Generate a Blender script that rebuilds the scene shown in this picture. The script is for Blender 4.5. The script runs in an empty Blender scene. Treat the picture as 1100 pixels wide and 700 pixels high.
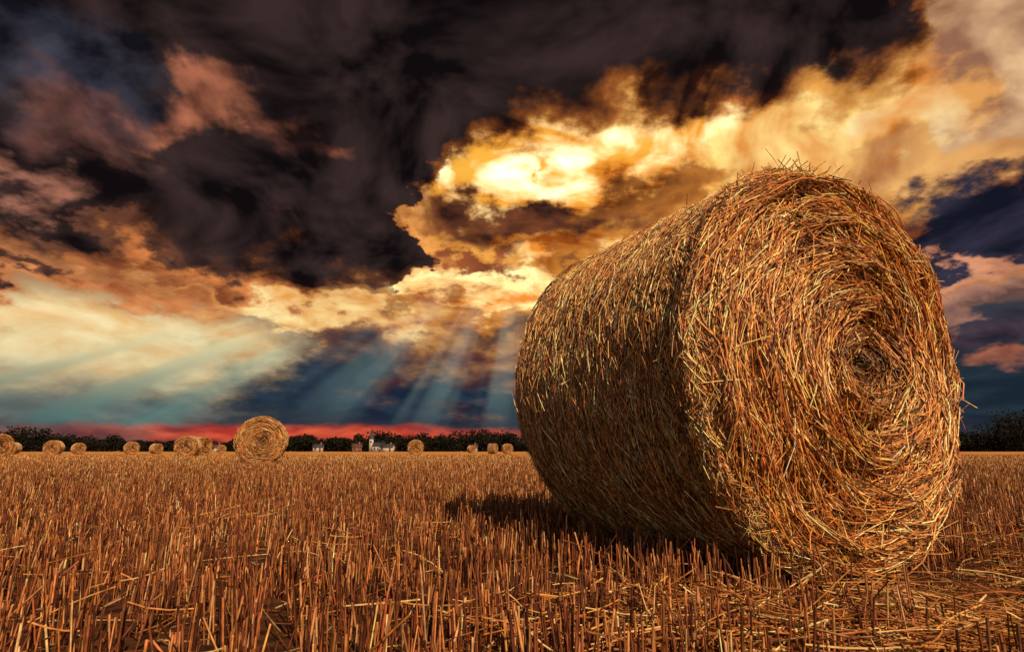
import bpy, math, random
import numpy as np
rng = np.random.default_rng(7)
random.seed(7)
sc = bpy.context.scene
sc.view_settings.view_transform = 'Standard'
sc.view_settings.look = 'None'
sc.view_settings.exposure = 0
rad = math.radians

# ------------------------------------------------------------------ camera
PITCH = rad(12.37); CAM_H = 0.455; F = 611.0
cam = bpy.data.cameras.new('camera'); cam.lens = 20.0; cam.sensor_width = 36.0
cam.clip_start = 0.02; cam.clip_end = 20000
camo = bpy.data.objects.new('camera', cam); sc.collection.objects.link(camo)
camo.location = (0, 0, CAM_H); camo.rotation_euler = (rad(90) + PITCH, 0, 0)
sc.camera = camo

def s2l(c):
    out = []
    for v in c:
        v = v / 255.0
        out.append(v / 12.92 if v <= 0.04045 else ((v + 0.055) / 1.055) ** 2.4)
    return tuple(out) + (1.0,)

# ------------------------------------------------------------------ mesh helpers
def make_mesh(name, V, Q, C=None, mats=None, mi=None, smooth=False):
    me = bpy.data.meshes.new(name)
    V = np.ascontiguousarray(V, dtype=np.float32); Q = np.ascontiguousarray(Q, dtype=np.int32)
    k = Q.shape[1]
    me.vertices.add(len(V)); me.vertices.foreach_set('co', V.ravel())
    me.loops.add(Q.size); me.loops.foreach_set('vertex_index', Q.ravel())
    me.polygons.add(len(Q))
    me.polygons.foreach_set('loop_start', np.arange(0, Q.size, k, dtype=np.int32))
    try:
        me.polygons.foreach_set('loop_total', np.full(len(Q), k, dtype=np.int32))
    except Exception:
        pass
    if mi is not None:
        me.polygons.foreach_set('material_index', np.ascontiguousarray(mi, dtype=np.int32))
    me.update(calc_edges=True)
    if C is not None:
        at = me.color_attributes.new('Col', 'FLOAT_COLOR', 'POINT')
        C4 = np.ones((len(V), 4), dtype=np.float32); C4[:, :3] = C
        at.data.foreach_set('color', C4.ravel())
    for m in (mats or []):
        me.materials.append(m)
    return me

def add_obj(name, me, loc=(0, 0, 0), rotz=0.0, parent=None, scale=1.0):
    o = bpy.data.objects.new(name, me); sc.collection.objects.link(o)
    o.location = loc; o.rotation_euler = (0, 0, rotz); o.scale = (scale,) * 3
    if parent: o.parent = parent
    return o

def strands(P, Nrm, W, C, sides=3):
    n, k, _ = P.shape
    T = np.gradient(P, axis=1)
    T /= np.linalg.norm(T, axis=2, keepdims=True) + 1e-9
    S = np.cross(T, Nrm); S /= np.linalg.norm(S, axis=2, keepdims=True) + 1e-9
    U = np.cross(S, T)
    w = W[:, None, None]
    ring = []
    for j in range(sides):
        a = 2 * math.pi * j / sides + math.pi / 2
        ring.append(P + S * w * math.cos(a) + U * w * math.sin(a))
    V = np.stack(ring, axis=2)
    idx = np.arange(n * k * sides).reshape(n, k, sides)
    q = []
    for j in range(sides):
        j2 = (j + 1) % sides
        q.append(np.stack([idx[:, :-1, j], idx[:, :-1, j2], idx[:, 1:, j2], idx[:, 1:, j]], axis=-1).reshape(-1, 4))
    Q = np.concatenate(q)
    CC = np.repeat(C[:, None, :], k * sides, axis=1).reshape(-1, 3)
    return V.reshape(-1, 3), Q, CC

def merge(parts):
    Vs, Qs, Cs, off = [], [], [], 0
    for V, Q, C in parts:
        Vs.append(V); Qs.append(Q + off); Cs.append(C); off += len(V)
    return np.concatenate(Vs), np.concatenate(Qs), np.concatenate(Cs)

def palette(n, cols, wts, jitter=0.22):
    cols = np.array(cols); wts = np.array(wts, float); wts /= wts.sum()
    c = cols[rng.choice(len(cols), n, p=wts)]
    return np.clip(c * np.exp(rng.normal(0, jitter, (n, 1))) * (1 + rng.normal(0, 0.05, (n, 3))), 0.003, 0.85)

# ------------------------------------------------------------------ materials
def straw_mat(name, rough=0.55, spec=0.3):
    m = bpy.data.materials.new(name); m.use_nodes = True
    nt = m.node_tree; b = nt.nodes['Principled BSDF']
    a = nt.nodes.new('ShaderNodeAttribute'); a.attribute_name = 'Col'
    no = nt.nodes.new('ShaderNodeTexNoise'); no.inputs['Scale'].default_value = 60; no.inputs['Detail'].default_value = 1
    g = nt.nodes.new('ShaderNodeNewGeometry'); nt.links.new(g.outputs['Position'], no.inputs['Vector'])
    mr = nt.nodes.new('ShaderNodeMapRange'); mr.inputs[1].default_value = 0.3; mr.inputs[2].default_value = 0.7
    mr.inputs[3].default_value = 0.60; mr.inputs[4].default_value = 1.28
    nt.links.new(no.outputs['Fac'], mr.inputs[0])
    vm = nt.nodes.new('ShaderNodeVectorMath'); vm.operation = 'SCALE'
    nt.links.new(a.outputs['Color'], vm.inputs[0]); nt.links.new(mr.outputs[0], vm.inputs['Scale'])
    nt.links.new(vm.outputs[0], b.inputs['Base Color'])
    b.inputs['Roughness'].default_value = rough
    b.inputs['Specular IOR Level'].default_value = spec
    return m
M_BALE = straw_mat('bale_straw', 0.48, 0.4)
M_STUB = straw_mat('stubble_straw', 0.55, 0.3)
M_LEAF = straw_mat('tree_foliage', 0.8, 0.1)

def plain_mat(name, col, rough=0.8, var=0.15, scale=3.0):
    m = bpy.data.materials.new(name); m.use_nodes = True
    nt = m.node_tree; b = nt.nodes['Principled BSDF']
    no = nt.nodes.new('ShaderNodeTexNoise'); no.inputs['Scale'].default_value = scale; no.inputs['Detail'].default_value = 4
    cr = nt.nodes.new('ShaderNodeValToRGB')
    cr.color_ramp.elements[0].position = 0.3; cr.color_ramp.elements[1].position = 0.7
    cr.color_ramp.elements[0].color = tuple(c * (1 - var) for c in col) + (1,)
    cr.color_ramp.elements[1].color = tuple(min(1, c * (1 + var)) for c in col) + (1,)
    nt.links.new(no.outputs['Fac'], cr.inputs[0]); nt.links.new(cr.outputs[0], b.inputs['Base Color'])
    b.inputs['Roughness'].default_value = rough
    return m

# ------------------------------------------------------------------ ground
def ground_mat():
    m = bpy.data.materials.new('field_soil'); m.use_nodes = True
    nt = m.node_tree; L = nt.links; b = nt.nodes['Principled BSDF']
    g = nt.nodes.new('ShaderNodeNewGeometry')
    def noise(sc_, det, vec_scale=(1, 1, 1)):
        mp = nt.nodes.new('ShaderNodeMapping'); mp.inputs['Scale'].default_value = vec_scale
        L.new(g.outputs['Position'], mp.inputs['Vector'])
        n = nt.nodes.new('ShaderNodeTexNoise'); n.inputs['Scale'].default_value = sc_; n.inputs['Detail'].default_value = det
        L.new(mp.outputs[0], n.inputs['Vector']); return n
    n1 = noise(18, 5); cr = nt.nodes.new('ShaderNodeValToRGB')
    e = cr.color_ramp.elements
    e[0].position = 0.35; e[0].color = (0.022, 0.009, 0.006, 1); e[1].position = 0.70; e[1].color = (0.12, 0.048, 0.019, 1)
    L.new(n1.outputs['Fac'], cr.inputs[0])
    n2 = noise(0.6, 5, (0.35, 1, 1)); cr2 = nt.nodes.new('ShaderNodeValToRGB')
    e = cr2.color_ramp.elements
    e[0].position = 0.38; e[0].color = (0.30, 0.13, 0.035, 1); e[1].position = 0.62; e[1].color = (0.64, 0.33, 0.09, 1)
    L.new(n2.outputs['Fac'], cr2.inputs[0])
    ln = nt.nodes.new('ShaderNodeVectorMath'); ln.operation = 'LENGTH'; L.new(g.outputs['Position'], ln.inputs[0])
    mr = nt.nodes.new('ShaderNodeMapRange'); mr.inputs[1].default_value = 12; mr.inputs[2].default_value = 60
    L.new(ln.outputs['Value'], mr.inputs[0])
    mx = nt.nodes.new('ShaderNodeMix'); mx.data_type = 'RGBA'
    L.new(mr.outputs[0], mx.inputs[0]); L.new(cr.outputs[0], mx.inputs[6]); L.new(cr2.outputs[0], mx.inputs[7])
    L.new(mx.outputs[2], b.inputs['Base Color']); b.inputs['Roughness'].default_value = 0.9
    b.inputs['Specular IOR Level'].default_value = 0.1
    bp = nt.nodes.new('ShaderNodeBump'); bp.inputs['Strength'].default_value = 0.8; bp.inputs['Distance'].default_value = 0.02
    L.new(n1.outputs['Fac'], bp.inputs['Height']); L.new(bp.outputs[0], b.inputs['Normal'])
    return m
xs = np.array([-6000, -500, -60, -15, -5, 0, 5, 15, 60, 500, 6000.])
ys = np.array([-6000, -60, -5, 0, 5, 15, 60, 500, 2000, 8000.])
X, Y = np.meshgrid(xs, ys)
V = np.stack([X.ravel(), Y.ravel(), np.zeros(X.size)], 1)
nx = len(xs); ii = [(j * nx + i, j * nx + i + 1, (j + 1) * nx + i + 1, (j + 1) * nx + i) for j in range(len(ys) - 1) for i in range(nx - 1)]
add_obj('ground', make_mesh('ground', V, np.array(ii), mats=[ground_mat()]))

# ------------------------------------------------------------------ bale geometry
R, WID = 0.79, 1.15
SINK = 0.012
FC = np.array([1.266, 2.135])           # front face centre on plan
NF = np.array([0.48, -0.877])           # front face normal
E1 = np.array([0.877, 0.48])            # face tangent (to the right)

GOLD = (0.60, 0.27, 0.068); PALE = (0.82, 0.53, 0.22); BROWN = (0.20, 0.068, 0.02); RUST = (0.38, 0.135, 0.033); DARK = (0.06, 0.022, 0.01)

def hay_bale_mesh(name, nface, nside, wmul=1.0, stray=600, seed=1, K=5):
    """local frame: x = face tangent, -y = front face normal, z up; origin on the ground"""
    global rng
    rng = np.random.default_rng(seed)
    ph = rng.uniform(0, 6.28, 8)
    zc = R - SINK
    def Rad(a, phi):
        return R * (1 + 0.010 * np.sin(2 * phi + ph[0]) + 0.008 * np.sin(3 * phi + ph[1] + 2 * a) + 0.005 * np.sin(7 * phi + 5 * a + ph[2])
                    + 0.006 * np.sin(6 * a + ph[3])) - 0.030 * np.exp(-((a - 0.12) / 0.022) ** 2) * (0.6 + 0.4 * np.sin(4 * phi + ph[4]))
    def H(r, th):
        x = r / R
        h = 0.030 * (1 - x ** 2) + 0.015 * np.sin(r * 38 + 1.3 * np.sin(th + ph[5])) + 0.012 * np.sin(r * 71 + 2 * np.sin(2 * th + ph[6]))
        h = h + 0.014 * np.sin(3 * th + ph[7] + 6 * r) + 0.009 * np.sin(9 * th + 20 * r) * x
        h = h - 0.085 * np.exp(-(r / 0.11) ** 2)
        h = h - 0.06 * np.clip((x - 0.92) / 0.08, 0, 1) ** 2
        return h
    def clampz(P):
        P[..., 2] = np.maximum(P[..., 2], 0.004 + 0.01 * rng.random(P.shape[:-1])); return P
    def CX(r): return 0.10 * (1 - np.clip(r / R, 0, 1))
    parts = []
    nth = 96
    th = np.linspace(0, 2 * math.pi, nth, endpoint=False)
    rings = []
    for r in np.linspace(0.001, R * 0.985, 26):
        rings.append(np.stack([r * np.cos(th) + CX(r), -H(np.full(nth, r), th) + 0.02, r * np.sin(th) + zc], 1))
    for a in np.linspace(0.08, WID - 0.06, 24):
        rr = Rad(np.full(nth, a), th) - 0.012
        rings.append(np.stack([rr * np.cos(th), np.full(nth, a), rr * np.sin(th) + zc], 1))
    for r in np.linspace(R * 0.97, 0.001, 10):
        rings.append(np.stack([r * np.cos(th), np.full(nth, WID - 0.0) + H(np.full(nth, r), th) * 0.5 - 0.02, r * np.sin(th) + zc], 1))
    V = clampz(np.concatenate(rings)); nr = len(rings)
    idx = np.arange(nr * nth).reshape(nr, nth)
    Q = np.stack([idx[:-1], np.roll(idx, -1, 1)[:-1], np.roll(idx, -1, 1)[1:], idx[1:]], -1).reshape(-1, 4)
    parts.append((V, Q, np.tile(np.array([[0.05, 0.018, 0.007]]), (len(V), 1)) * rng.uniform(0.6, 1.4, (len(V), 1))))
    s = np.linspace(-0.5, 0.5, K)[None, :]
    for back in (0, 1):
        n = nface if not back else nface // 6
        r0 = R * np.sqrt(rng.random(n)) * 0.995; t0 = rng.uniform(0, 2 * math.pi, n)
        Ls = rng.uniform(0.05, 0.34, n) * (0.25 + 0.75 * np.clip(r0 / 0.4, 0, 1))
        patch = 0.16 * np.sin(5 * t0 + 9 * r0 + ph[1]) + 0.12 * np.sin(11 * t0 - 14 * r0)
        drift = rng.normal(0.10, 0.18, n) + patch; wild = rng.random(n) < 0.06; drift[wild] = rng.normal(0, 1.0, wild.sum())
        r = r0[:, None] + np.sin(drift)[:, None] * Ls[:, None] * s
        t = t0[:, None] + np.cos(drift)[:, None] * Ls[:, None] * s / np.maximum(r0[:, None], 0.04)
        r = np.clip(np.abs(r), 0.002, R * 1.012)
        lift = rng.gamma(1.6, 0.0064, n)[:, None] + rng.normal(0, 0.016, n)[:, None] * s + rng.normal(0, 0.018, n)[:, None] * s ** 2
        h = H(r, t) + lift - 0.004
        y = -h if not back else WID + h * 0.5
        P = np.stack([r * np.cos(t) + CX(r), y, r * np.sin(t) + zc], -1)
        Nn = np.zeros_like(P); Nn[..., 1] = -1 if not back else 1
        c = palette(n, [GOLD, PALE, BROWN, RUST, DARK], [34, 16, 23, 21, 8], 0.30)
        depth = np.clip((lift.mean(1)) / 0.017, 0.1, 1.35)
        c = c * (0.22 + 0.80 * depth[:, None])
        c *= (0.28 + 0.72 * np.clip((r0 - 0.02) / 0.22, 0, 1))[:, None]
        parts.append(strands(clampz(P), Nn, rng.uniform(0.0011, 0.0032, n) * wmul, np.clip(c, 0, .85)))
    n = nside
    a0 = rng.uniform(0.0, WID, n); a0[: n // 7] = rng.uniform(0, 0.15, n // 7)
    p0 = rng.uniform(0, 2 * math.pi, n)
    Ls = rng.uniform(0.03, 0.13, n); ang = rng.normal(0, 0.42, n)
    a = a0[:, None] + np.sin(ang)[:, None] * Ls[:, None] * s
    a = np.clip(a, -0.015, WID + 0.01)
    p = p0[:, None] + np.cos(ang)[:, None] * Ls[:, None] * s / R
    lift = rng.gamma(1.5, 0.0036, n)[:, None] + rng.normal(0, 0.009, n)[:, None] * s + 0.008 * np.exp(-((a - 0.055) / 0.05) ** 2)
    rr = Rad(a, p) - 0.010 + lift - 0.05 * np.clip((0.05 - a) / 0.06, 0, 1) ** 2
    P = np.stack([rr * np.cos(p), a, rr * np.sin(p) + zc], -1)
    Nn = np.stack([np.cos(p), np.zeros_like(p), np.sin(p)], -1)
    c = palette(n, [GOLD, PALE, BROWN, RUST, DARK], [24, 30, 24, 14, 8], 0.28)
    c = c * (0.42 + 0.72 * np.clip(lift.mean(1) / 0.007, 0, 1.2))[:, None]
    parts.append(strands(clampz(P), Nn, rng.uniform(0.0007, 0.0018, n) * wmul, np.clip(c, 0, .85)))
    nn = 46
    a = np.linspace(0.17, WID - 0.03, nn)[:, None] + 0.004 * np.sin(np.linspace(0, 60, 90))[None, :]
    p = np.linspace(0, 2 * math.pi, 90)[None, :].repeat(nn, 0)
    rr = Rad(a, p) + 0.003
    P = np.stack([rr * np.cos(p), a, rr * np.sin(p) + zc], -1)
    Nn = np.stack([np.cos(p), np.zeros_like(p), np.sin(p)], -1)
    parts.append(strands(clampz(P), Nn, np.full(nn, 0.0007) * wmul, np.tile([[0.50, 0.32, 0.16]], (nn, 1))))
    n = stray
    top = rng.random(n) < 0.14
    p0 = np.where(top, rng.normal(math.pi / 2, 0.33, n), rng.uniform(0, 2 * math.pi, n))
    a0 = np.where(rng.random(n) < 0.6, rng.uniform(0, 0.14, n), rng.uniform(0, WID, n))
    base = np.stack([(R - 0.01) * np.cos(p0), a0, (R - 0.01) * np.sin(p0) + zc], -1)
    rad_ = np.stack([np.cos(p0), np.zeros(n), np.sin(p0)], -1); tan_ = np.stack([-np.sin(p0), np.zeros(n), np.cos(p0)], -1)
    d = rad_ * rng.uniform(0.02, 0.40, (n, 1)) + tan_ * rng.normal(0, 0.9, (n, 1)) + np.array([[0, 1, 0]]) * rng.normal(-0.1, 0.45, (n, 1))
    d /= np.linalg.norm(d, axis=1, keepdims=True)
    Ls = rng.uniform(0.02, 0.08, n) * np.where(top, 1.7, 1)
    ss = np.linspace(-0.2, 1, K)[None, :, None]
    P = base[:, None, :] + d[:, None, :] * Ls[:, None, None] * ss + rng.normal(0, 0.008, (n, 1, 3)) * ss ** 2
    Nn = np.repeat(np.cross(d, rng.normal(0, 1, (n, 3)))[:, None, :], K, 1)
    parts.append(strands(clampz(P), Nn, rng.uniform(0.0011, 0.0024, n) * wmul, palette(n, [GOLD, PALE, BROWN, RUST], [3, 3, 2, 2])))
    n = int(stray * 0.7)
    r0 = R * np.sqrt(rng.random(n)) * 0.97; t0 = rng.uniform(0, 2 * math.pi, n)
    base = np.stack([r0 * np.cos(t0) + CX(r0), -H(r0, t0), r0 * np.sin(t0) + zc], -1)
    tan_ = np.stack([-np.sin(t0), np.zeros(n), np.cos(t0)], -1)
    d = tan_ * rng.choice([-1, 1], (n, 1)) + rng.normal(0, 0.35, (n, 3)); d[:, 1] = -np.abs(d[:, 1]) * 0.6
    d /= np.linalg.norm(d, axis=1, keepdims=True); Ls = rng.uniform(0.05, 0.18, n)
    P = base[:, None, :] + d[:, None, :] * Ls[:, None, None] * ss + rng.normal(0, 0.012, (n, 1, 3)) * ss ** 2
    Nn = np.repeat(np.cross(d, rng.normal(0, 1, (n, 3)))[:, None, :], K, 1)
    parts.append(strands(clampz(P), Nn, rng.uniform(0.0012, 0.0026, n) * wmul, palette(n, [GOLD, PALE, RUST], [4, 3, 2])))
    V, Q, C = merge(parts)
    return make_mesh(name, V, Q, C, [M_BALE])

face_rot = math.atan2(E1[1], E1[0])
add_obj('hay_bale', hay_bale_mesh('hay_bale', 42000, 85000, 1.0, 1200, 3, 4), (FC[0], FC[1], 0), face_rot)

mid = hay_bale_mesh('hay_bale_mid', 7000, 8000, 2.4, 300, 11, 4)
far = hay_bale_mesh('hay_bale_far', 1500, 2200, 5.5, 80, 12, 3)
add_obj('hay_bale', mid, (-8.28, 19.1, 0), rad(18))
def place_far(px, size, rot):
    D = 1.6 * 622 / size
    add_obj('hay_bale', far, ((px - 550) / 622.0 * D, D, 0), rad(rot))
for px, size, rot in [(201, 23, 15), (221, 21, 70), (144, 14, 40), (172, 11, 60), (58, 16, 20), (88, 12, 50), (2, 26, 60), (13, 13, 10),
                      (447, 17, 10), (508, 8, 30), (533, 11, 70), (546, 11, 15), (240, 9, 30)]:
    place_far(px, size, rot)

# ------------------------------------------------------------------ stubble
rng = np.random.default_rng(21)
def bale_limit(x, y, h):
    dx, dy = x - FC[0], y - FC[1]
    a = -(dx * NF[0] + dy * NF[1]); l = dx * E1[0] + dy * E1[1]
    under = R - SINK - np.sqrt(np.clip(R * R - l * l, 0, None))
    lim = np.where((np.abs(l) < R) & (a > -0.06) & (a < WID + 0.03), under - 0.015, 9.0)
    edge = 0.62 + 0.10 * np.sin(l * 9)
    crushed = (a > -edge) & (a <= 0.0) & (l > -0.50) & (l < 0.95)
    h = np.where(crushed, h * (0.12 + 0.30 * rng.random(len(h)) ** 2), h)
    return np.minimum(h, lim)
ROT = rad(24)
def stub_zone(y0, y1, xw0, xk, dens, wmul, clump, sides, hmul=1.0):
    area = (y1 - y0) * (2 * xw0 + xk * (y0 + y1))
    nc = int(area * dens / clump)
    y = rng.uniform(y0, y1, nc * 3); hw_max = xw0 + xk * max(y1, 0)
    x = rng.uniform(-hw_max, hw_max, nc * 3)
    keep = np.abs(x) < xw0 + xk * np.maximum(y, 0)
    x, y = x[keep], y[keep]
    if len(x) > nc: x, y = x[:nc], y[:nc]
    cr, sr = math.cos(ROT), math.sin(ROT)
    u = x * cr + y * sr; v = -x * sr + y * cr
    sp = 0.135
    u = np.round(u / sp) * sp + rng.normal(0, 0.030, len(u)) + 0.03 * np.sin(v * 1.3) + 0.02 * np.sin(v * 4.1 + u)
    x = u * cr - v * sr; y = u * sr + v * cr
    m = np.maximum(rng.poisson(clump, len(x)), 1)
    cid = np.repeat(np.arange(len(x)), m)
    x = x[cid] + rng.normal(0, 0.015, len(cid)); y = y[cid] + rng.normal(0, 0.018, len(cid))
    hc = rng.normal(0.106, 0.020, len(m))[cid]
    h = np.clip((hc + rng.normal(0, 0.022, len(cid))), 0.03, 0.175) * hmul
    h *= 1 + 0.15 * np.sin(x * 0.9 + 1) * np.sin(y * 0.7)
    h = bale_limit(x, y, h)
    ok = h > 0.012
    x, y, h = x[ok], y[ok], h[ok]; n = len(x)
    lean = rng.normal(0, 0.10, (n, 2)); big = rng.random(n) < 0.07; lean[big] = rng.normal(0, 0.5, (big.sum(), 2))
    base = np.stack([x, y, np.full(n, -0.003)], 1)
    tip = base + np.stack([lean[:, 0] * h, lean[:, 1] * h, h], 1)
    P = np.stack([base, tip], 1)
    yaw = rng.uniform(0, 6.28, n)
    Nn = np.repeat(np.stack([np.cos(yaw), np.sin(yaw), np.zeros(n)], 1)[:, None, :], 2, 1)
    W = rng.uniform(0.0015, 0.0032, n) * wmul
    c = palette(n, [(0.36, 0.128, 0.038), (0.52, 0.228, 0.078), (0.20, 0.060, 0.020), (0.09, 0.026, 0.011), (0.74, 0.44, 0.19)], [28, 17, 26, 23, 6], 0.30)
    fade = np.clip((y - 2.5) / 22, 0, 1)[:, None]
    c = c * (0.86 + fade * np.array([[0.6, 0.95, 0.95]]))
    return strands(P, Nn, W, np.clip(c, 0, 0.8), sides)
parts = [stub_zone(-1.0, 1.0, 2.0, 0.5, 350, 1.0, 5, 4),
         stub_zone(1.0, 5.0, 1.0, 1.10, 900, 1.0, 6, 4),
         stub_zone(5.0, 11.0, 1.0, 1.05, 480, 1.25, 5, 3),
         stub_zone(11.0, 26.0, 1.0, 1.02, 150, 2.2, 3, 3),
         stub_zone(26.0, 60.0, 1.0, 1.0, 24, 5.5, 2, 3)]
V, Q, C = merge(parts)
add_obj('wheat_stubble', make_mesh('wheat_stubble', V, Q, C, [M_STUB]))

def litter(n, cx, cy, sx, sy, zlo, zhi, wmul=1.0, lmin=0.06, lmax=0.28, uni=False, bright=1.0, tilt=0.22):
    if uni:
        x = rng.uniform(cx - sx, cx + sx, n); y = rng.uniform(cy - sy, cy + sy, n)
    else:
        x = rng.normal(cx, sx, n); y = rng.normal(cy, sy, n)
    L = rng.uniform(lmin, lmax, n); yaw = rng.uniform(0, 6.28, n); pit = rng.normal(0, tilt, n)
    z = rng.uniform(zlo, zhi, n)
    d = np.stack([np.cos(yaw) * np.cos(pit), np.sin(yaw) * np.cos(pit), np.sin(pit)], 1)
    s = np.linspace(-0.5, 0.5, 4)[None, :, None]
    P = np.stack([x, y, z], 1)[:, None, :] + d[:, None, :] * L[:, None, None] * s
    P[..., 2] += (rng.normal(0, 0.04, (n, 1)) * (s[..., 0] ** 2) * 4 * L[:, None])
    P[..., 0] += (rng.normal(0, 0.05, (n, 1)) * (s[..., 0] ** 2) * 4)* L[:, None]
    P[..., 2] = np.maximum(P[..., 2], 0.004)
    dx, dy = P[..., 0] - FC[0], P[..., 1] - FC[1]
    a = -(dx * NF[0] + dy * NF[1]); l = dx * E1[0] + dy * E1[1]
    inside = ((a > -0.03) & (np.abs(l) < 0.62)).any(1) & (a < WID).any(1)
    P = P[~inside]; n = len(P)
    Nn = np.zeros_like(P); Nn[..., 2] = 1
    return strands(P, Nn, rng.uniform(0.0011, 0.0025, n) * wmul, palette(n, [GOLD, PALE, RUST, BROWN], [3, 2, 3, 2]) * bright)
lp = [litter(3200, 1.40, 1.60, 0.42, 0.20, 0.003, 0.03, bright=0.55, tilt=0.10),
      litter(600, 1.20, 1.32, 0.45, 0.10, 0.03, 0.09, bright=0.9),
      litter(900, 0.60, 1.45, 0.35, 0.18, 0.01, 0.11, bright=0.85),
      litter(900, 2.4, 2.2, 0.5, 0.5, 0.01, 0.12, bright=0.7),
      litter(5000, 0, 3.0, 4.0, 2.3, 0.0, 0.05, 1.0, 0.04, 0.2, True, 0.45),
      litter(260, 0.3, 2.4, 2.4, 1.4, 0.07, 0.11, 1.0, 0.08, 0.26, True, 0.8)]
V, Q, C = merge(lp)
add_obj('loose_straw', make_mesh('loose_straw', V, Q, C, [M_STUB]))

# ------------------------------------------------------------------ distant tree line
rng = np.random.default_rng(5)
tv, tc = [], []
def tree(x, y, h, w):
    nl = rng.integers(4, 8)
    for _ in range(nl):
        lx, ly = rng.normal(0, w * 0.25, 2); lz = h * rng.uniform(0.25, 0.78); lr = w * rng.uniform(0.22, 0.42)
        n = 130
        d = rng.normal(0, 1, (n, 3)); d /= np.linalg.norm(d, axis=1, keepdims=True)
        c = np.array([x + lx, y + ly, lz]) + d * (lr * rng.uniform(0.3, 1.05, (n, 1))) * np.array([1, 1, 0.75])
        c[:, 2] = np.clip(c[:, 2], 0.2, h * rng.uniform(0.9, 1.05, n))
        a = rng.normal(0, 1, (n, 3)); a /= np.linalg.norm(a, axis=1, keepdims=True); b = np.cross(a, rng.normal(0, 1, (n, 3)))
        b /= np.linalg.norm(b, axis=1, keepdims=True); sz = rng.uniform(0.4, 0.95, (n, 1))
        q = np.stack([c - a * sz, c + b * sz * .7, c + a * sz, c - b * sz * .7], 1)
        tv.append(q.reshape(-1, 3))
        col = np.array([0.010, 0.011, 0.007]) * rng.uniform(0.6, 1.6, (n, 1)); tc.append(np.repeat(col, 4, 0))
    for k in range(4):
        a0, a1 = k * math.pi / 2, (k + 1) * math.pi / 2; r0, r1 = 0.28, 0.12
        tv.append(np.array([[x + r0 * math.cos(a0), y + r0 * math.sin(a0), 0], [x + r0 * math.cos(a1), y + r0 * math.sin(a1), 0],
                            [x + r1 * math.cos(a1), y + r1 * math.sin(a1), h * .6], [x + r1 * math.cos(a0), y + r1 * math.sin(a0), h * .6]]))
        tc.append(np.tile([[0.03, 0.02, 0.012]], (4, 1)))
def px2x(px, D): return (px - 550) / 622.0 * D
px = -120
while px < 1260:
    D = rng.uniform(330, 400)
    if px < 50: hh = 13
    elif px < 130: hh = 10.5
    elif px < 250: hh = 7.0
    elif px < 320: hh = 8.5
    elif px < 400: hh = 10
    elif px < 500: hh = 11.5
    elif px < 575: hh = 12.5
    elif px < 1060: hh = 12
    else: hh = 15 + (px > 1078) * 10
    h = hh * rng.uniform(0.65, 1.15)
    tree(px2x(px, D), D, h, h * rng.uniform(0.9, 1.6))
    px += rng.uniform(4, 10)
for px in np.arange(-130, 1270, 3.0):
    D = rng.uniform(405, 420); tree(px2x(px, D), D, rng.uniform(4.0, 7.0), 8)
V = np.concatenate(tv); C = np.concatenate(tc)
add_obj('distant_tree_line', make_mesh('distant_tree_line', V, np.arange(len(V)).reshape(-1, 4), C, [M_LEAF]))

# ------------------------------------------------------------------ village
M_WHITE = plain_mat('white_render', (0.42, 0.39, 0.36)); M_BRICK = plain_mat('brick', (0.20, 0.09, 0.07))
M_ROOF = plain_mat('roof_tiles', (0.08, 0.035, 0.025)); M_SLATE = plain_mat('slate', (0.035, 0.035, 0.04))
M_GLASS = plain_mat('window_glass', (0.04, 0.05, 0.06), 0.2); M_DOOR = plain_mat('door_wood', (0.12, 0.06, 0.03))
def boxm(name, x0, x1, y0, y1, z0, z1, mat, parent):
    V = np.array([[x, y, z] for z in (z0, z1) for y in (y0, y1) for x in (x0, x1)], float)
    Q = np.array([[0, 2, 3, 1], [4, 5, 7, 6], [0, 1, 5, 4], [2, 6, 7, 3], [0, 4, 6, 2], [1, 3, 7, 5]])
    return add_obj(name, make_mesh(name, V, Q, mats=[mat]), parent=parent)
def gable(name, w, d, z, rise, mat, parent, wallmat):
    o = 0.4
    V = np.array([[-w/2-o, -d/2-o, z-.1], [w/2+o, -d/2-o, z-.1], [w/2+o, 0, z+rise], [-w/2-o, 0, z+rise], [-w/2-o, d/2+o, z-.1], [w/2+o, d/2+o, z-.1],
                  [-w/2-o, -d/2-o, z+.08], [w/2+o, -d/2-o, z+.08], [w/2+o, 0, z+rise+.2], [-w/2-o, 0, z+rise+.2], [-w/2-o, d/2+o, z+.08], [w/2+o, d/2+o, z+.08]], float)
    Q = np.array([[0, 1, 2, 3], [3, 2, 5, 4], [6, 9, 8, 7], [9, 10, 11, 8], [0, 6, 7, 1], [4, 5, 11, 10], [0, 3, 9, 6], [3, 4, 10, 9], [1, 7, 8, 2], [2, 8, 11, 5]])
    add_obj(name, make_mesh(name, V, Q, mats=[mat]), parent=parent)
    G = np.array([[-w/2+.01, -d/2, z], [-w/2+.01, d/2, z], [-w/2+.01, 0, z+rise-.15], [w/2-.01, -d/2, z], [w/2-.01, d/2, z], [w/2-.01, 0, z+rise-.15]], float)
    add_obj('gable_walls', make_mesh('gable_walls', G, np.array([[0, 1, 2], [3, 5, 4]]), mats=[wallmat]), parent=parent)
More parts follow.
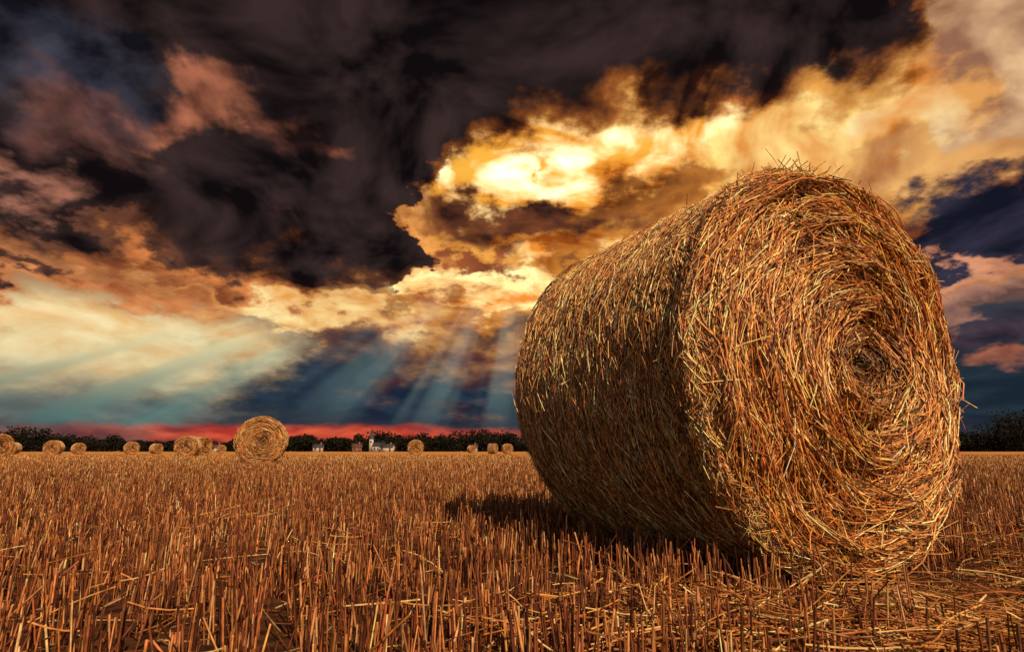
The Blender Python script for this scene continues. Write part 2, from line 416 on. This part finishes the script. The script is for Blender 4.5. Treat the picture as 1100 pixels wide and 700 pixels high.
def house(name, px, D, w, d, h, rise, wall, roof, rotz):
    e = bpy.data.objects.new(name, None); sc.collection.objects.link(e)
    e.location = (px2x(px, D), D, 0); e.rotation_euler = (0, 0, rad(rotz))
    boxm('walls', -w/2, w/2, -d/2, d/2, -0.1, h, wall, e); gable('roof', w, d, h, rise, roof, e, wall)
    for i, x in enumerate(np.linspace(-w/2 + 1.3, w/2 - 1.3, max(2, int(w / 2.6)))):
        if i == 1: boxm('door', x - .5, x + .5, -d/2 - .05, -d/2 - .004, 0, 2.1, M_DOOR, e)
        else: boxm('window', x - .5, x + .5, -d/2 - .04, -d/2 - .004, 1.0, 2.3, M_GLASS, e)
    boxm('chimney', w*.2, w*.2 + .7, -.35, .35, h + rise * .5, h + rise + 1.0, M_BRICK, e)
house('white_farmhouse', 343, 322, 5, 5, 2.4, 1.6, M_WHITE, M_SLATE, 10)
house('white_barn', 417, 322, 7, 5, 2.4, 1.6, M_WHITE, M_SLATE, -8)
house('brick_house', 384, 326, 5, 5, 2.4, 2.0, M_BRICK, M_ROOF, 20)
house('cottage', 508, 327, 5, 5, 2.2, 1.7, M_WHITE, M_ROOF, 5)
house('cottage', 234, 327, 5, 5, 2.2, 1.7, M_WHITE, M_ROOF, 15)
ch = bpy.data.objects.new('village_church', None); sc.collection.objects.link(ch); ch.location = (px2x(399, 328), 328, 0)
boxm('nave', 1.3, 8, -3, 3, -.1, 3.0, M_WHITE, ch)
V = np.array([[1.3, -3.3, 2.9], [8.3, -3.3, 2.9], [8.3, 0, 5.2], [1.3, 0, 5.2], [1.3, 3.3, 2.9], [8.3, 3.3, 2.9]], float)
add_obj('nave_roof', make_mesh('nave_roof', V, np.array([[0, 1, 2, 3], [3, 2, 5, 4]]), mats=[M_SLATE]), parent=ch)
boxm('tower', -0.8, 1.29, -1.0, 1.0, -.1, 7.0, M_WHITE, ch)
boxm('belfry_window', -.2, .6, -1.06, -1.005, 4.8, 6.1, M_GLASS, ch)
V = np.array([[-1.0, -1.2, 7.01], [1.5, -1.2, 7.01], [1.5, 1.2, 7.01], [-1.0, 1.2, 7.01], [0.25, 0, 13.5]], float)
add_obj('spire', make_mesh('spire', V, np.array([[0, 1, 4], [1, 2, 4], [2, 3, 4], [3, 0, 4]]), mats=[M_SLATE]), parent=ch)
for x in (2.6, 4.4, 6.2): boxm('window', x, x + .7, -3.05, -3.004, 1.0, 2.4, M_GLASS, ch)

# ------------------------------------------------------------------ sun
sx, sy, el = 0.46, -0.89, rad(38)
ln = math.hypot(sx, sy); sd = np.array([sx / ln * math.cos(el), sy / ln * math.cos(el), math.sin(el)])
from mathutils import Vector
su = bpy.data.lights.new('sun', 'SUN'); su.energy = 5.0; su.angle = rad(0.6); su.color = (1.0, 0.69, 0.42)
so = bpy.data.objects.new('sun', su); sc.collection.objects.link(so)
so.rotation_euler = Vector(sd).to_track_quat('Z', 'Y').to_euler(); so.location = (5, -10, 10)

# ------------------------------------------------------------------ sky (world, direction based)
w = bpy.data.worlds.new('World'); sc.world = w; w.use_nodes = True
try:
    w.cycles.sampling_method = 'NONE'
except Exception: pass
nt = w.node_tree; L = nt.links; nt.nodes.clear()
out = nt.nodes.new('ShaderNodeOutputWorld'); bg = nt.nodes.new('ShaderNodeBackground'); L.new(bg.outputs[0], out.inputs[0])
def setin(sock, v):
    if isinstance(v, bpy.types.NodeSocket): L.new(v, sock)
    else: sock.default_value = v
def M(op, *a, clamp=False):
    n = nt.nodes.new('ShaderNodeMath'); n.operation = op; n.use_clamp = clamp
    for i, v in enumerate(a): setin(n.inputs[i], v)
    return n.outputs[0]
def VM(op, a, b=None, s=None):
    n = nt.nodes.new('ShaderNodeVectorMath'); n.operation = op; setin(n.inputs[0], a)
    if b is not None: setin(n.inputs[1], b)
    if s is not None: setin(n.inputs['Scale'], s)
    return n.outputs['Value'] if op in ('LENGTH', 'DOT_PRODUCT') else n.outputs[0]
def comb(x, y, z=0.0):
    n = nt.nodes.new('ShaderNodeCombineXYZ'); setin(n.inputs[0], x); setin(n.inputs[1], y); setin(n.inputs[2], z); return n.outputs[0]
def noise(vec, scale, detail, rough=0.55, color=False, dim='2D'):
    n = nt.nodes.new('ShaderNodeTexNoise'); n.noise_dimensions = dim; L.new(vec, n.inputs['Vector'])
    n.inputs['Scale'].default_value = scale; n.inputs['Detail'].default_value = detail; n.inputs['Roughness'].default_value = rough
    return n.outputs['Color'] if color else n.outputs['Fac']
def MR(v, a, b, c=0.0, d=1.0, smooth=True):
    n = nt.nodes.new('ShaderNodeMapRange'); n.interpolation_type = 'SMOOTHSTEP' if smooth else 'LINEAR'
    setin(n.inputs[0], v); n.inputs[1].default_value = a; n.inputs[2].default_value = b; n.inputs[3].default_value = c; n.inputs[4].default_value = d
    return n.outputs[0]
def MIX(f, a, b, mode='MIX'):
    n = nt.nodes.new('ShaderNodeMix'); n.data_type = 'RGBA'; n.blend_type = mode; n.clamp_result = False
    setin(n.inputs[0], f); setin(n.inputs[6], a); setin(n.inputs[7], b); return n.outputs[2]

def skydir(px, py):
    """bearing / elevation in degrees of a sky feature"""
    u, v = px - 550.0, 350.0 - py
    y = F * math.cos(PITCH) - v * math.sin(PITCH); z = F * math.sin(PITCH) + v * math.cos(PITCH)
    return math.degrees(math.atan2(u, y)), math.degrees(math.atan2(z, math.hypot(u, y)))

tcn = nt.nodes.new('ShaderNodeTexCoord')
D = VM('NORMALIZE', tcn.outputs['Generated'])
sep = nt.nodes.new('ShaderNodeSeparateXYZ'); L.new(D, sep.inputs[0]); dx, dy, dz = sep.outputs
az = M('MULTIPLY', M('ARCTAN2', dx, dy), 57.29578)
elv = M('MULTIPLY', M('ARCSINE', dz), 57.29578)
ZO = 0.36
zz = M('ADD', M('MAXIMUM', dz, 0.0), ZO)
Qc = comb(M('DIVIDE', dx, zz), M('DIVIDE', dy, zz), 0.0)
saz, sel = skydir(575, 185)
sv = (math.sin(rad(saz)) * math.cos(rad(sel)), math.cos(rad(saz)) * math.cos(rad(sel)), math.sin(rad(sel)))
Qs = (sv[0] / (sv[2] + ZO), sv[1] / (sv[2] + ZO), 0)
toSun = VM('SCALE', VM('NORMALIZE', VM('SUBTRACT', Qs, Qc)), s=0.06)
warp0 = VM('SCALE', VM('SUBTRACT', noise(Qc, 2.4, 1, color=True), (0.5, 0.5, 0.5)), s=0.22)
Qw = VM('ADD', Qc, warp0)
Qw2 = VM('ADD', Qw, toSun)
d1 = noise(Qw, 5.6, 6, 0.53); d2 = noise(Qw2, 5.6, 4, 0.53)
relief = M('SUBTRACT', d1, d2)
dens = d1
tex = M('ADD', M('MULTIPLY', relief, 3.4), M('ADD', M('MULTIPLY', M('SUBTRACT', 0.5, dens), 1.4), 0.43), clamp=True)
wn = VM('SUBTRACT', noise(Qc, 4.6, 6, 0.57, color=True), (0.5, 0.5, 0.5))
U = comb(az, elv, 0.0)
wv = VM('MULTIPLY', wn, (24.0, 15.0, 0.0))
P = VM('ADD', U, wv)
P2 = VM('ADD', U, VM('MULTIPLY', wn, (20.0, 3.5, 0.0)))
sp = nt.nodes.new('ShaderNodeSeparateXYZ'); L.new(P, sp.inputs[0]); paz, pel = sp.outputs[0], sp.outputs[1]

def blobmask(cx, cy, rx, ry, rot=0.0, soft=0.5, coords=None):
    a, e = skydir(cx, cy)
    a1, _ = skydir(cx + rx, cy); a0, _ = skydir(cx - rx, cy)
    _, e1 = skydir(cx, cy - ry); _, e0 = skydir(cx, cy + ry)
    mp = nt.nodes.new('ShaderNodeMapping'); mp.vector_type = 'TEXTURE'
    mp.inputs['Location'].default_value = (a, e, 0); mp.inputs['Rotation'].default_value = (0, 0, rad(rot))
    mp.inputs['Scale'].default_value = (abs(a1 - a0) / 2, abs(e1 - e0) / 2, 1)
    L.new(coords or P, mp.inputs['Vector'])
    return MR(VM('LENGTH', mp.outputs[0]), 1 + soft, max(0.0, 1 - soft), 0.0, 1.0)
def boost(c, b):
    c = s2l(c); return (c[0] * b, c[1] * b, c[2] * b, 1)
def layer(base, cx, cy, rx, ry, rot, dark, light, soft=0.5, k=1.0, coords=None, hot=1.0):
    m = blobmask(cx, cy, rx, ry, rot, soft, coords)
    if k != 1.0: m = M('MULTIPLY', m, k)
    return MIX(m, base, MIX(tex, s2l(dark), boost(light, hot)))

cr = nt.nodes.new('ShaderNodeValToRGB'); ramp = cr.color_ramp
stops = [(484, (60, 46, 52)), (470, (52, 44, 54)), (455, (42, 44, 56)), (435, (32, 46, 58)), (395, (34, 46, 60)), (365, (58, 58, 68)),
         (335, (180, 120, 75)), (300, (150, 90, 55)), (240, (110, 66, 46)), (140, (95, 62, 52)), (0, (60, 46, 48))]
els = [(max(0.0, skydir(300, y)[1]) / 60.0, c) for y, c in stops]
while len(ramp.elements) < len(els): ramp.elements.new(0.5)
for i, (p_, c_) in enumerate(els):
    ramp.elements[i].position = p_; ramp.elements[i].color = s2l(c_)
wamt = MR(elv, 4.0, 14.0, 0.0, 0.45)
warpEl = M('ADD', elv, M('MULTIPLY', M('SUBTRACT', pel, elv), wamt))
L.new(M('DIVIDE', M('MAXIMUM', warpEl, 0.0), 60.0, clamp=True), cr.inputs[0])
col = cr.outputs[0]

raz, rel = skydir(560, 215)
ang = M('MULTIPLY', M('ARCTAN2', M('SUBTRACT', rel, elv), M('SUBTRACT', az, raz)), 57.29578)
am = M('SUBTRACT', 180.0, ang)

S = [
 (60, 430, 200, 28, 0, (92, 88, 88), (128, 126, 118), .7, .85, P2),
 (110, 370, 270, 44, 0, (236, 186, 120), (255, 234, 180), .5, 1, P2),
 (330, 335, 150, 20, -3, (240, 165, 85), (255, 234, 165), .5, 1),
 (60, 308, 190, 18, 0, (165, 92, 52), (245, 158, 95), .6, 1),
 (240, 298, 120, 13, 0, (130, 66, 40), (245, 148, 78), .6, .9),
 (30, 300, 50, 14, 0, (46, 32, 34), (100, 62, 50), .5, 1),
 (460, 408, 210, 42, 0, (25, 36, 54), (38, 52, 70), .35, 1, P2),
 # central glow
 (700, 240, 330, 140, 8, (150, 72, 22), (255, 176, 78), .5, 1),
 (690, 156, 230, 48, 8, (242, 140, 40), (255, 226, 130), .5, 1, None, 1.2),
 (610, 176, 150, 30, 8, (255, 186, 70), (255, 248, 200), .6, 1, None, 2.6),
 (545, 303, 145, 19, 0, (245, 148, 50), (255, 242, 170), .5, 1, None, 1.7),
 (440, 262, 46, 36, 0, (120, 58, 30), (250, 168, 85), .5, 1),
 (930, 130, 170, 58, 10, (226, 136, 54), (255, 228, 145), .6, 1, None, 1.2),
 (1085, 70, 100, 100, 0, (150, 104, 80), (240, 196, 146), .5, 1),
 (1000, 118, 60, 24, 0, (235, 165, 90), (255, 236, 180), .6, .9),
 (585, 240, 125, 22, 0, (44, 26, 24), (150, 84, 50), .4, 1),
 (505, 282, 66, 13, 0, (56, 32, 28), (165, 90, 50), .4, 1),
 (715, 214, 60, 16, 0, (90, 48, 22), (185, 108, 46), .4, .85),
 (650, 352, 150, 20, 0, (48, 40, 44), (90, 66, 56), .5, .9),
 # right side
 (1030, 168, 130, 20, 0, (170, 104, 62), (245, 185, 110), .5, 1),
 (1050, 238, 160, 48, 4, (20, 22, 36), (56, 53, 70), .3, 1),
 (1010, 292, 130, 12, 4, (140, 80, 62), (220, 150, 112), .5, 1),
 (1060, 326, 120, 22, 0, (98, 70, 66), (190, 135, 112), .5, 1),
 (1060, 362, 120, 14, 0, (38, 34, 46), (76, 60, 70), .5, 1, P2),
 (1085, 383, 70, 8, 0, (150, 84, 62), (205, 125, 90), .5, .8, P2),
 (1060, 428, 160, 34, 0, (26, 38, 50), (40, 54, 64), .5, 1, P2),
]
for a in S: col = layer(col, *a)

# crepuscular shaft: everything sunward of its sharp lower edge is washed with light
wash = M('MULTIPLY', M('MULTIPLY', MR(am, 37.2, 34.2), MR(am, 8.0, 24.0)), blobmask(190, 412, 250, 60, 0, 0.3, U))
rn2 = noise(comb(M('MULTIPLY', ang, 0.26), 3.3, 0.0), 1.0, 2, 0.5)
wcol = MIX(MR(elv, 2.2, 11.0), s2l((78, 108, 106)), s2l((230, 216, 164)))
wcol = MIX(MR(am, 27.0, 35.0, 0.0, 0.55), wcol, s2l((98, 146, 138)))
col = MIX(M('MULTIPLY', wash, MR(rn2, 0.36, 0.64, 0.35, 0.98)), col, wcol)
# fainter beams straight below the break in the cloud
rn = noise(comb(M('MULTIPLY', ang, 0.11), 0.0, 0.0), 1.0, 2, 0.5)
raymask = M('MULTIPLY', M('MULTIPLY', blobmask(480, 385, 200, 66, 0, 0.55, U), MR(am, 36.0, 46.0)), MR(rn, 0.34, 0.70))
col = MIX(M('MULTIPLY', raymask, 0.21), col, s2l((150, 182, 172)), 'ADD')
# red strip of evening light at the horizon
P3 = VM('ADD', U, VM('MULTIPLY', wn, (20.0, 1.4, 0.0)))
for a in [(350, 467, 225, 9, 0, (176, 54, 44), (225, 96, 62), .55, .95, P3), (60, 464, 120, 9, 0, (84, 50, 54), (130, 80, 74), .7, .7, P3)]:
    col = layer(col, *a)

fc = nt.nodes.new('ShaderNodeFloatCurve'); cv = fc.mapping.curves[0]
edge = [(0, 258), (100, 262), (200, 282), (300, 300), (400, 320), (432, 316), (452, 232), (500, 182), (560, 148), (650, 120), (750, 116), (850, 122), (920, 108), (975, 80), (1012, 42), (1040, -50), (1100, -140)]
pl = []
for x, y in edge:
    a, e = skydir(x, y); pl.append(((a + 60) / 120.0, min(1.0, e / 60.0)))
pl = [(0.0, pl[0][1])] + pl + [(1.0, 1.0)]
while len(cv.points) < len(pl): cv.points.new(0.5, 0.5)
for p_, (a, e) in zip(cv.points, sorted(pl)):
    p_.location = (a, e); p_.handle_type = 'VECTOR'
fc.mapping.use_clip = False; fc.mapping.update()
setin(fc.inputs['Value'], M('DIVIDE', M('ADD', paz, 60.0), 120.0, clamp=True))
dEdge = M('SUBTRACT', pel, M('MULTIPLY', fc.outputs[0], 60.0))
front = MR(dy, -0.25, 0.25)
bank = M('MULTIPLY', MR(dEdge, -1.2, 1.6), front)
bankcol = MIX(tex, s2l((16, 11, 13)), s2l((58, 43, 42)))
glow = blobmask(660, 150, 430, 130, 8, 0.6, U)
rim = M('MULTIPLY', MR(dEdge, 3.4, 0.2), glow)
bankcol = MIX(M('MULTIPLY', rim, 0.8), bankcol, MIX(tex, s2l((64, 30, 18)), s2l((225, 125, 48))))
col = MIX(bank, col, bankcol)
S2 = [
 (50, 60, 120, 55, 0, (28, 30, 42), (72, 75, 90), .7, .8),
 (100, 130, 75, 26, -8, (40, 26, 28), (145, 92, 78), .85, .75),
 (235, 116, 60, 20, 8, (56, 32, 28), (220, 132, 96), .85, .75),
 (330, 158, 36, 14, 0, (50, 30, 28), (170, 98, 76), .85, .6),
 (14, 182, 48, 24, 0, (64, 40, 38), (228, 150, 120), .85, .85),
 (100, 248, 60, 8, 0, (50, 32, 32), (165, 100, 70), .7, .55),
 (925, 90, 50, 18, 0, (130, 62, 24), (255, 180, 85), .7, .7),
]
for a in S2: col = layer(col, *a)

# unseen Nishita opening and warm cloud behind the camera, added to fill-light the bale
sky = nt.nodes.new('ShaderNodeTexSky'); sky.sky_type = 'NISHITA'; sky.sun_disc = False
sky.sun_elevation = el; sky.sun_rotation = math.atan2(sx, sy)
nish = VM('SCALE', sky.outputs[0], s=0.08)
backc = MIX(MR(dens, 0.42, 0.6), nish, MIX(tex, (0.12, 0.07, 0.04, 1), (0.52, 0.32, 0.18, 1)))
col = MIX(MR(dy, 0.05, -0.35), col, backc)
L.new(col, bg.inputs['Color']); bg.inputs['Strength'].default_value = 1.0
